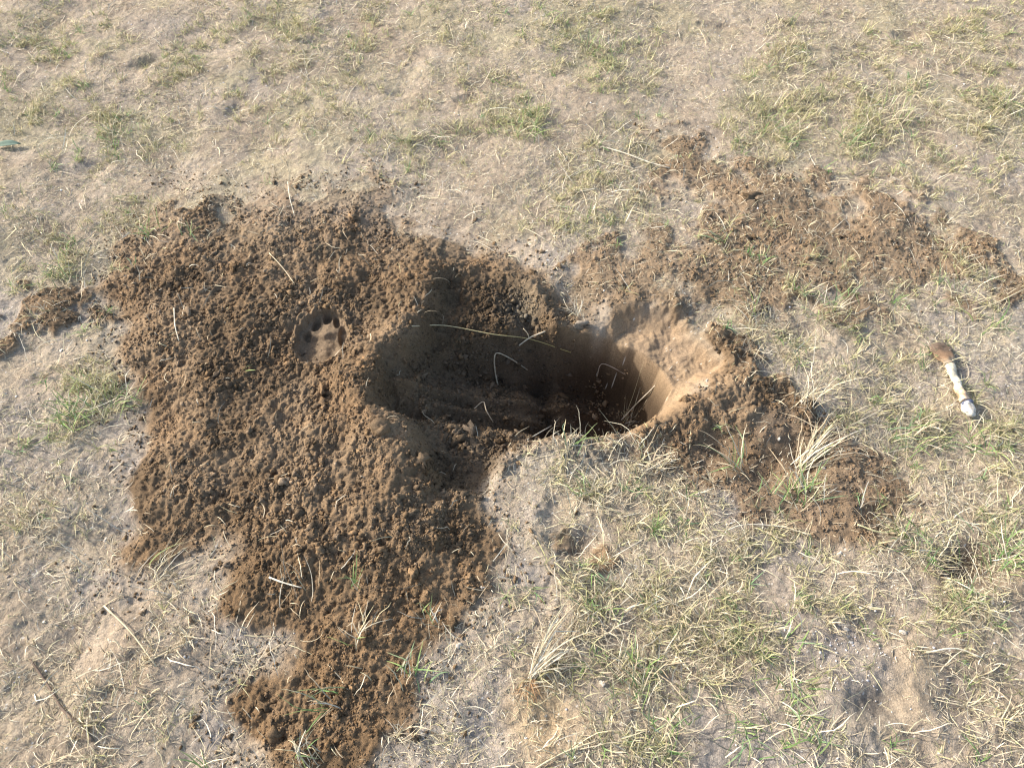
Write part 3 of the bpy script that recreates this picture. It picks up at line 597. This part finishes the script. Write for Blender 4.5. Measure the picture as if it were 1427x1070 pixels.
# uprooted clump: pale stalks fanning away from a brush of orange roots
p = hit(740, 948, .004); r = np.random.default_rng(5)
o = tag(empty('uprooted_grass', p), 'uprooted dry grass clump with a brush of orange roots, stalks fanned to the upper right', 'grass clump')
n = 40; ro = np.stack([p[0] + r.normal(0, .003, n), p[1] + r.normal(.004, .002, n), np.full(n, p[2] + .003)], 1)
c = pick(STRAW, n, r, .08) * 1.1; V, F, cc = ribbons(ro, math.radians(52) + r.normal(0, .26, n), r.uniform(.05, .15, n), r.uniform(.2, .55, n), r.uniform(.3, .9, n), r.uniform(.0012, .0020, n), r.normal(-.35, .25, n), c, c, 9, .002, r)
mesh('dry_blades', V, F, cc, M_straw, o, True, p)
n = 44; ro = np.stack([p[0] + r.normal(0, .004, n), p[1] + r.normal(0, .002, n), np.full(n, p[2] + .003)], 1)
c = pick(np.array([[.40, .24, .12], [.32, .19, .10], [.44, .29, .15]]), n, r); V, F, cc = ribbons(ro, math.radians(-88) + r.normal(0, .38, n), r.uniform(.018, .042, n), r.uniform(0, .3, n), r.uniform(0, .6, n), r.uniform(.0006, .0011, n), r.normal(0, .4, n), c, c * .9, 6, .0015, r, .1)
mesh('roots', V, F, cc, M_straw, o, True, p)

# ------------------------------------------------------------------ tubes: hero straws, twig
def tube_vf(pts, rad, sides=6, sub_=5, jit=0, seed=0):
    pts = np.array(pts, float); n = len(pts)
    if sub_ > 1:      # Catmull-Rom
        e = np.vstack([2 * pts[0] - pts[1], pts, 2 * pts[-1] - pts[-2]]); out = []; rr = []
        for i in range(n - 1):
            for t in np.linspace(0, 1, sub_, endpoint=False):
                a, b, c, d = e[i:i + 4]
                out.append(.5 * ((2 * b) + (-a + c) * t + (2 * a - 5 * b + 4 * c - d) * t * t + (-a + 3 * b - 3 * c + d) * t ** 3)); rr.append(rad[i] * (1 - t) + rad[i + 1] * t)
        out.append(pts[-1]); rr.append(rad[-1]); pts = np.array(out); rad = np.array(rr)
    r = np.random.default_rng(seed); n = len(pts); T = np.gradient(pts, axis=0); T /= np.linalg.norm(T, axis=1)[:, None] + 1e-9
    up = np.array([0.1, 0.2, 1.0]); s = np.cross(T, up); s /= np.linalg.norm(s, axis=1)[:, None]; b = np.cross(s, T)
    an = np.linspace(0, 2 * math.pi, sides, endpoint=False); rad = np.asarray(rad) * (1 + r.normal(0, jit, n))
    V = pts[:, None] + rad[:, None, None] * (s[:, None] * np.cos(an)[None, :, None] + b[:, None] * np.sin(an)[None, :, None])
    F = []
    for i in range(n - 1):
        for k in range(sides): F.append([i * sides + k, i * sides + (k + 1) % sides, (i + 1) * sides + (k + 1) % sides, (i + 1) * sides + k])
    V = V.reshape(-1, 3); a0 = len(V); V = np.vstack([V, pts[0], pts[-1]])
    for k in range(sides): F.append([a0, (k + 1) % sides, k, k]); F.append([a0 + 1, (n - 1) * sides + k, (n - 1) * sides + (k + 1) % sides, (n - 1) * sides + (k + 1) % sides])
    quads = [f for f in F if len(set(f)) == 4]; tris = [f for f in F if len(set(f)) < 4]
    tri = [];
    for f in quads: tri += [[f[0], f[1], f[2]], [f[0], f[2], f[3]]]
    for f in tris: tri.append(list(dict.fromkeys(f)))
    return V, np.array(tri), pts
def straw(name, label, cat, pts, r0, r1, col, col1=None, jit=.13, parent=None):
    rj = np.random.default_rng(int(pts[0][0] * 3)); P3_ = [hit(a + rj.normal(0, 1.5), b + rj.normal(0, 1.5), h * .65) for a, b, h in pts]; m = len(P3_); rad = np.linspace(r0, r1, m)
    V, F, _ = tube_vf(P3_, rad, 6, 5, jit, int(pts[0][0])); t = np.linspace(0, 1, len(V))[:, None]
    c = np.array(col)[None] * (1 - t) + np.array(col1 or col)[None] * t
    return tag(mesh(name, V, F, c, M_straw, parent, True, P3_[0]), label, cat)
SC = (.62, .52, .34); SW = (.72, .65, .50); SY = (.58, .46, .16)
straw('straw', 'long yellow straw lying across the shaded trench of the burrow', 'straw', [(572, 457, .004), (612, 454, .010), (640, 458, .014), (690, 466, .016), (740, 474, .018), (795, 490, .012)], .0009, .0006, SC, SY)
straw('straw', 'short thick straw bridging the far edge of the trench', 'straw', [(722, 483, .012), (740, 472, .022), (758, 460, .012)], .0015, .0013, (.55, .47, .34))
straw('straw', 'short stub of straw crossing above the thick straw on the trench edge', 'straw', [(729, 458, .012), (735, 466, .016), (738, 471, .014)], .0008, .0007, SC)
straw('straw', 'straw bent into a hook in the middle of the trench', 'straw', [(693, 538, .003), (691, 520, .012), (690, 500, .022), (697, 494, .026), (712, 500, .022), (733, 513, .010)], .0016, .0010, (.46, .38, .26))
straw('straw', 'small bent straw below the hooked one in the trench', 'straw', [(660, 566, .006), (673, 560, .012), (680, 572, .012), (686, 588, .004)], .0010, .0008, (.50, .40, .27))
straw('straw', 'long dark straw slanting up out of the deep end of the burrow', 'straw', [(862, 582, .006), (885, 563, .018), (910, 542, .022), (936, 510, .012)], .0013, .0008, (.60, .52, .40))
straw('straw', 'thin bent straw half way down the shaded burrow', 'straw', [(833, 526, .004), (839, 510, .014), (855, 515, .014), (871, 523, .006)], .0009, .0007, (.50, .40, .30))
straw('straw', 'straight pale straw on the near lip of the burrow', 'straw', [(712, 625, .006), (740, 610, .010), (768, 595, .010)], .0012, .0010, SW)
straw('straw', 'short straw beside the straight one on the near lip', 'straw', [(706, 620, .004), (720, 607, .008), (733, 596, .006)], .0010, .0008, SC)
straw('straw', 'long straw reaching toward the far soil scatter at top centre right', 'straw', [(838, 203, .004), (870, 213, .008), (900, 224, .008), (928, 234, .006)], .0016, .0013, SW)
straw('straw', 'V shaped straw in the turf between the upper soil scatter and the burrow', 'straw', [(790, 268, .004), (830, 262, .006), (800, 266, .006)], .0010, .0008, SW)
straw('straw', 'curved pale straw on the lower part of the spoil heap', 'straw', [(376, 803, .006), (395, 812, .010), (418, 819, .006)], .0015, .0009, SW)
straw('straw', 'thin upright curved straw leaning on the left of the spoil heap', 'straw', [(243, 430, .016), (243, 452, .014), (250, 476, .005)], .0010, .0008, SW)
straw('straw', 'twin thin straws at the far edge of the spoil heap', 'straw', [(400, 255, .006), (405, 275, .014), (412, 300, .008)], .0009, .0007, SW)
straw('straw', 'long faint straw on the upper middle of the spoil heap', 'straw', [(376, 352, .004), (394, 373, .010), (408, 396, .005)], .0009, .0007, SC)
straw('straw', 'long pale straw at the lower left margin of the picture', 'straw', [(145, 845, .006), (180, 880, .010), (218, 928, .006)], .0016, .0010, SC)
straw('straw', 'long straw arching over the ground under the lower left of the heap', 'straw', [(205, 922, .004), (240, 905, .010), (265, 896, .005)], .0012, .0009, SC)
straw('straw', 'bleached straw reaching down from the straw clump below the burrow', 'straw', [(1010, 740, .008), (1040, 728, .014), (1090, 736, .014), (1130, 745, .006)], .0010, .0008, SW)
straw('straw', 'long straw arcing left of the dark hollow at the right', 'straw', [(1195, 732, .006), (1230, 742, .012), (1272, 730, .006)], .0015, .0010, (.58, .54, .30))
straw('straw', 'long stalk lying above the bone at the right edge', 'straw', [(1355, 432, .004), (1390, 420, .010), (1427, 402, .008)], .0016, .0011, SC)
straw('straw', 'long bent straw at the bottom centre below the uprooted clump', 'straw', [(745, 1068, .004), (790, 1048, .008), (838, 1028, .006)], .0014, .0010, SC)
straw('straw', 'straight straw right of the white grit patch', 'straw', [(1292, 908, .004), (1330, 904, .010), (1368, 912, .006)], .0014, .0010, SW)
tw = straw('twig', 'thin dark brown twig lying on the sand near the bottom left corner', 'twig', [(42, 918, .006), (62, 950, .009), (88, 985, .008), (108, 1010, .007), (130, 1032, .005)], .0015, .0022, (.16, .12, .09), (.24, .18, .13), .1)

# ------------------------------------------------------------------ the bone beside the burrow
def loft(pts, rw, rh, sides, colf, name, mat, parent, origin, rough=.0006, seed=1):
    pts = np.array(pts, float); k = len(pts); t = np.linspace(0, k - 1, (k - 1) * 6 + 1); f = lambda v: np.interp(t, np.arange(k), v)
    ker = np.array([1, 2, 3, 2, 1]) / 9.
    def sm(v): q_ = np.pad(f(v), 2, mode='edge'); return np.convolve(q_, ker, 'valid')
    C_ = np.stack([sm(pts[:, i]) for i in range(3)], 1); W_ = sm(rw); H_ = sm(rh); n = len(C_)
    T = np.gradient(C_, axis=0); T /= np.linalg.norm(T, axis=1)[:, None]; s = np.cross(T, [0, 0, 1.0]); s /= np.linalg.norm(s, axis=1)[:, None]; b = np.cross(s, T)
    an = np.linspace(0, 2 * math.pi, sides, endpoint=False)
    V = C_[:, None] + W_[:, None, None] * s[:, None] * np.cos(an)[None, :, None] + H_[:, None, None] * b[:, None] * np.sin(an)[None, :, None]
    V = V.reshape(-1, 3); nz = fbm(V[:, 0] + V[:, 2], V[:, 1] - V[:, 2] * .5, .008, 3, seed); V = V + rough * nz[:, None] * (V - np.repeat(C_, sides, 0)) / (np.linalg.norm(V - np.repeat(C_, sides, 0), axis=1)[:, None] + 1e-6) * 2
    F = []
    for i in range(n - 1):
        for j in range(sides):
            a0, a1, a2, a3 = i * sides + j, i * sides + (j + 1) % sides, (i + 1) * sides + (j + 1) % sides, (i + 1) * sides + j; F += [[a0, a1, a2], [a0, a2, a3]]
    m = len(V); V = np.vstack([V, C_[0], C_[-1]])
    for j in range(sides): F += [[m, (j + 1) % sides, j], [m + 1, (n - 1) * sides + j, (n - 1) * sides + (j + 1) % sides]]
    tt = np.append(np.repeat(np.linspace(0, 1, n), sides), [0, 1]); col = colf(tt, V)
    return mesh(name, V, np.array(F), col, mat, parent, True, origin)
p0 = hit(1328, 525, .004); bone = tag(empty('bone', p0), 'weathered bone with flat brown end and white knob, in the grass at the right', 'bone')
def cmix(stops):
    def f(t, V):
        nz = fbm(V[:, 0], V[:, 1], .006, 3, 5) * .22; q_ = np.clip(t + nz, 0, 1)
        return np.stack([np.interp(q_, [s_[0] for s_ in stops], [s_[1][k] for s_ in stops]) for k in range(3)], 1) * (1 - .45 * sstep(.05, .5, fbm(V[:, 0] + V[:, 2], V[:, 1], .010, 4, 7)))[:, None] * np.array([1, .97, .92])
    return f
loft([hit(1304, 479, .006), hit(1311, 488, .009), hit(1318, 498, .009), hit(1323, 508, .009)], [.015, .021, .017, .011], [.002, .004, .005, .007], 20,
     cmix([(0, (.17, .13, .10)), (.45, (.21, .14, .09)), (.75, (.30, .19, .11)), (1, (.52, .44, .32))]), 'flared_end', M_bone, bone, p0, .0022, 3)
loft([hit(1322, 506, .009), hit(1327, 519, .009), hit(1330, 527, .009), hit(1333, 533, .009), hit(1337, 543, .009), hit(1342, 553, .009), hit(1346, 560, .009)], [.0100, .0085, .0075, .0066, .0082, .0094, .0102], [.007, .007, .0065, .006, .0075, .008, .009], 20,
     cmix([(0, (.58, .47, .33)), (.2, (.74, .70, .56)), (.42, (.72, .68, .55)), (.5, (.58, .52, .40)), (.62, (.76, .72, .62)), (.78, (.62, .42, .24)), (.9, (.70, .55, .40)), (1, (.42, .34, .27))]), 'shaft', M_bone, bone, p0, .0014, 4)
loft([hit(1346, 560, .009), hit(1348, 564, .009)], [.0106, .0108], [.0092, .0094], 20, cmix([(0, (.10, .12, .19)), (1, (.13, .15, .22))]), 'dark_ring', M_bone, bone, p0, .0005, 5)
loft([hit(1347, 562, .009), hit(1349, 567, .010), hit(1351, 572, .009), hit(1352, 577, .008), hit(1353, 580, .010)], [.0100, .0110, .0108, .0080, .003], [.009, .0098, .0090, .006, .002], 20,
     cmix([(0, (.62, .59, .53)), (.5, (.76, .73, .65)), (1, (.68, .64, .56))]), 'knob', M_bone, bone, p0, .0018, 6)

# ------------------------------------------------------------------ stones, shell bits, leaf
STONES = [(86, 489, .0055, 'white pebble on the sand left of the spoil heap'), (147, 752, .0045, 'pinkish pebble at the lower left edge of the spoil heap'), (840, 952, .0075, 'largest white shell piece, right of the uprooted clump'),
          (672, 818, .0045, 'white shell bit at the right edge of the lower spoil heap'), (640, 899, .0045, 'white shell bit in the sand right of the lower spoil heap'), (1085, 612, .0050, 'white pebble in the scraped soil patch nearest the straw clump'),
          (1148, 653, .0050, 'pale pinkish pebble at the right end of the scraped soil patch'), (1258, 881, .0070, 'bright white shell piece at the right end of the white grit patch'), (1178, 877, .0065, 'cream shell piece at the top of the white grit patch'),
          (1213, 846, .0060, 'white shell piece just above the white grit patch'), (1227, 153, .0085, 'white shell piece in the upper right turf'), (985, 531, .0040, 'white chip on the right lip of the burrow'),
          (1117, 560, .0042, 'round cream pebble between burrow and bone'), (1170, 772, .0055, 'pale shell piece in the turf below the scraped soil patch'), (1053, 784, .0060, 'lilac white shell piece in the straw of the lower turf'),
          (986, 451, .0040, 'cream pebble above right of the burrow'), (796, 930, .0040, 'tiny white shell chip beside the stalks of the uprooted clump'), (62, 867, .0042, 'cream pebble above the dark twig')]
for (a, b, r0, lab) in STONES:
    p = hit(a, b); V, F, c = lumps(1, np.array([[p[0], p[1]]]), np.array([r0 * .66]), 2, np.array([[.64, .56, .45]]), .35, int(a), .55, (.35, .55))
    tag(mesh('shell_fragment' if 'shell' in lab or 'chip' in lab else 'pebble', V, F, c, M_stone, None, False, p), lab, 'shell' if 'shell' in lab or 'chip' in lab else 'pebble')
x, y, px, py, r = roots(110000, 401)
g1 = np.exp(-((px - 1170) / 60) ** 2 - ((py - 905) / 45) ** 2)
dens = (.010 + .020 * (py > 700) + .9 * g1 + .12 * np.exp(-((px - 1200) / 140) ** 2 - ((py - 960) / 90) ** 2) + .05 * np.exp(-((px - 200) / 120) ** 2 - ((py - 880) / 90) ** 2))
k = r.random(len(x)) < dens * free(x, y); pts = np.stack([x[k], y[k]], 1); n = len(pts); print('grit', n)
V, F, c = lumps(n, pts, .0006 + .0016 * r.random(n) ** 3, 1, pick(np.array([[.72, .68, .62], [.62, .55, .46], [.55, .53, .55], [.78, .76, .72], [.45, .36, .28]]), n, r), .2, 9, .3, (.4, .9))
tag(mesh('grit', V, F, c, M_stone, None, False), 'crushed white shell grit strewn on the sand, thickest at the lower right', 'grit', kind='stuff')
# broad leaf at the left edge
p = hit(12, 203, .004); ln = 9; s_ = np.linspace(0, 1, ln); wv = np.array([.1, .6, .9, 1, 1, .9, .7, .4, .05]) * .010
ax = np.array([1.0, .12, 0]); ax /= np.linalg.norm(ax); sx = np.array([-ax[1], ax[0], 0]); V = []
for i in range(ln):
    c0 = p + ax * (s_[i] - .5) * .055 + np.array([0, 0, .004 * math.sin(s_[i] * 3.1)])
    for q_ in (-1, -.5, 0, .5, 1): V.append(c0 + sx * q_ * wv[i] + np.array([0, 0, .003 * abs(q_)]))
V = np.array(V); F = [[i * 5 + j, i * 5 + j + 1, (i + 1) * 5 + j + 1, (i + 1) * 5 + j] for i in range(ln - 1) for j in range(4)]
lf = mesh('leaf', V, np.array(F), np.tile([.22, .29, .22], (len(V), 1)), M_grass, None, True, p); tag(lf, 'broad grey green leaf lying at the left edge near the top', 'leaf')
md = lf.modifiers.new('thickness', 'SOLIDIFY'); md.thickness = .0006
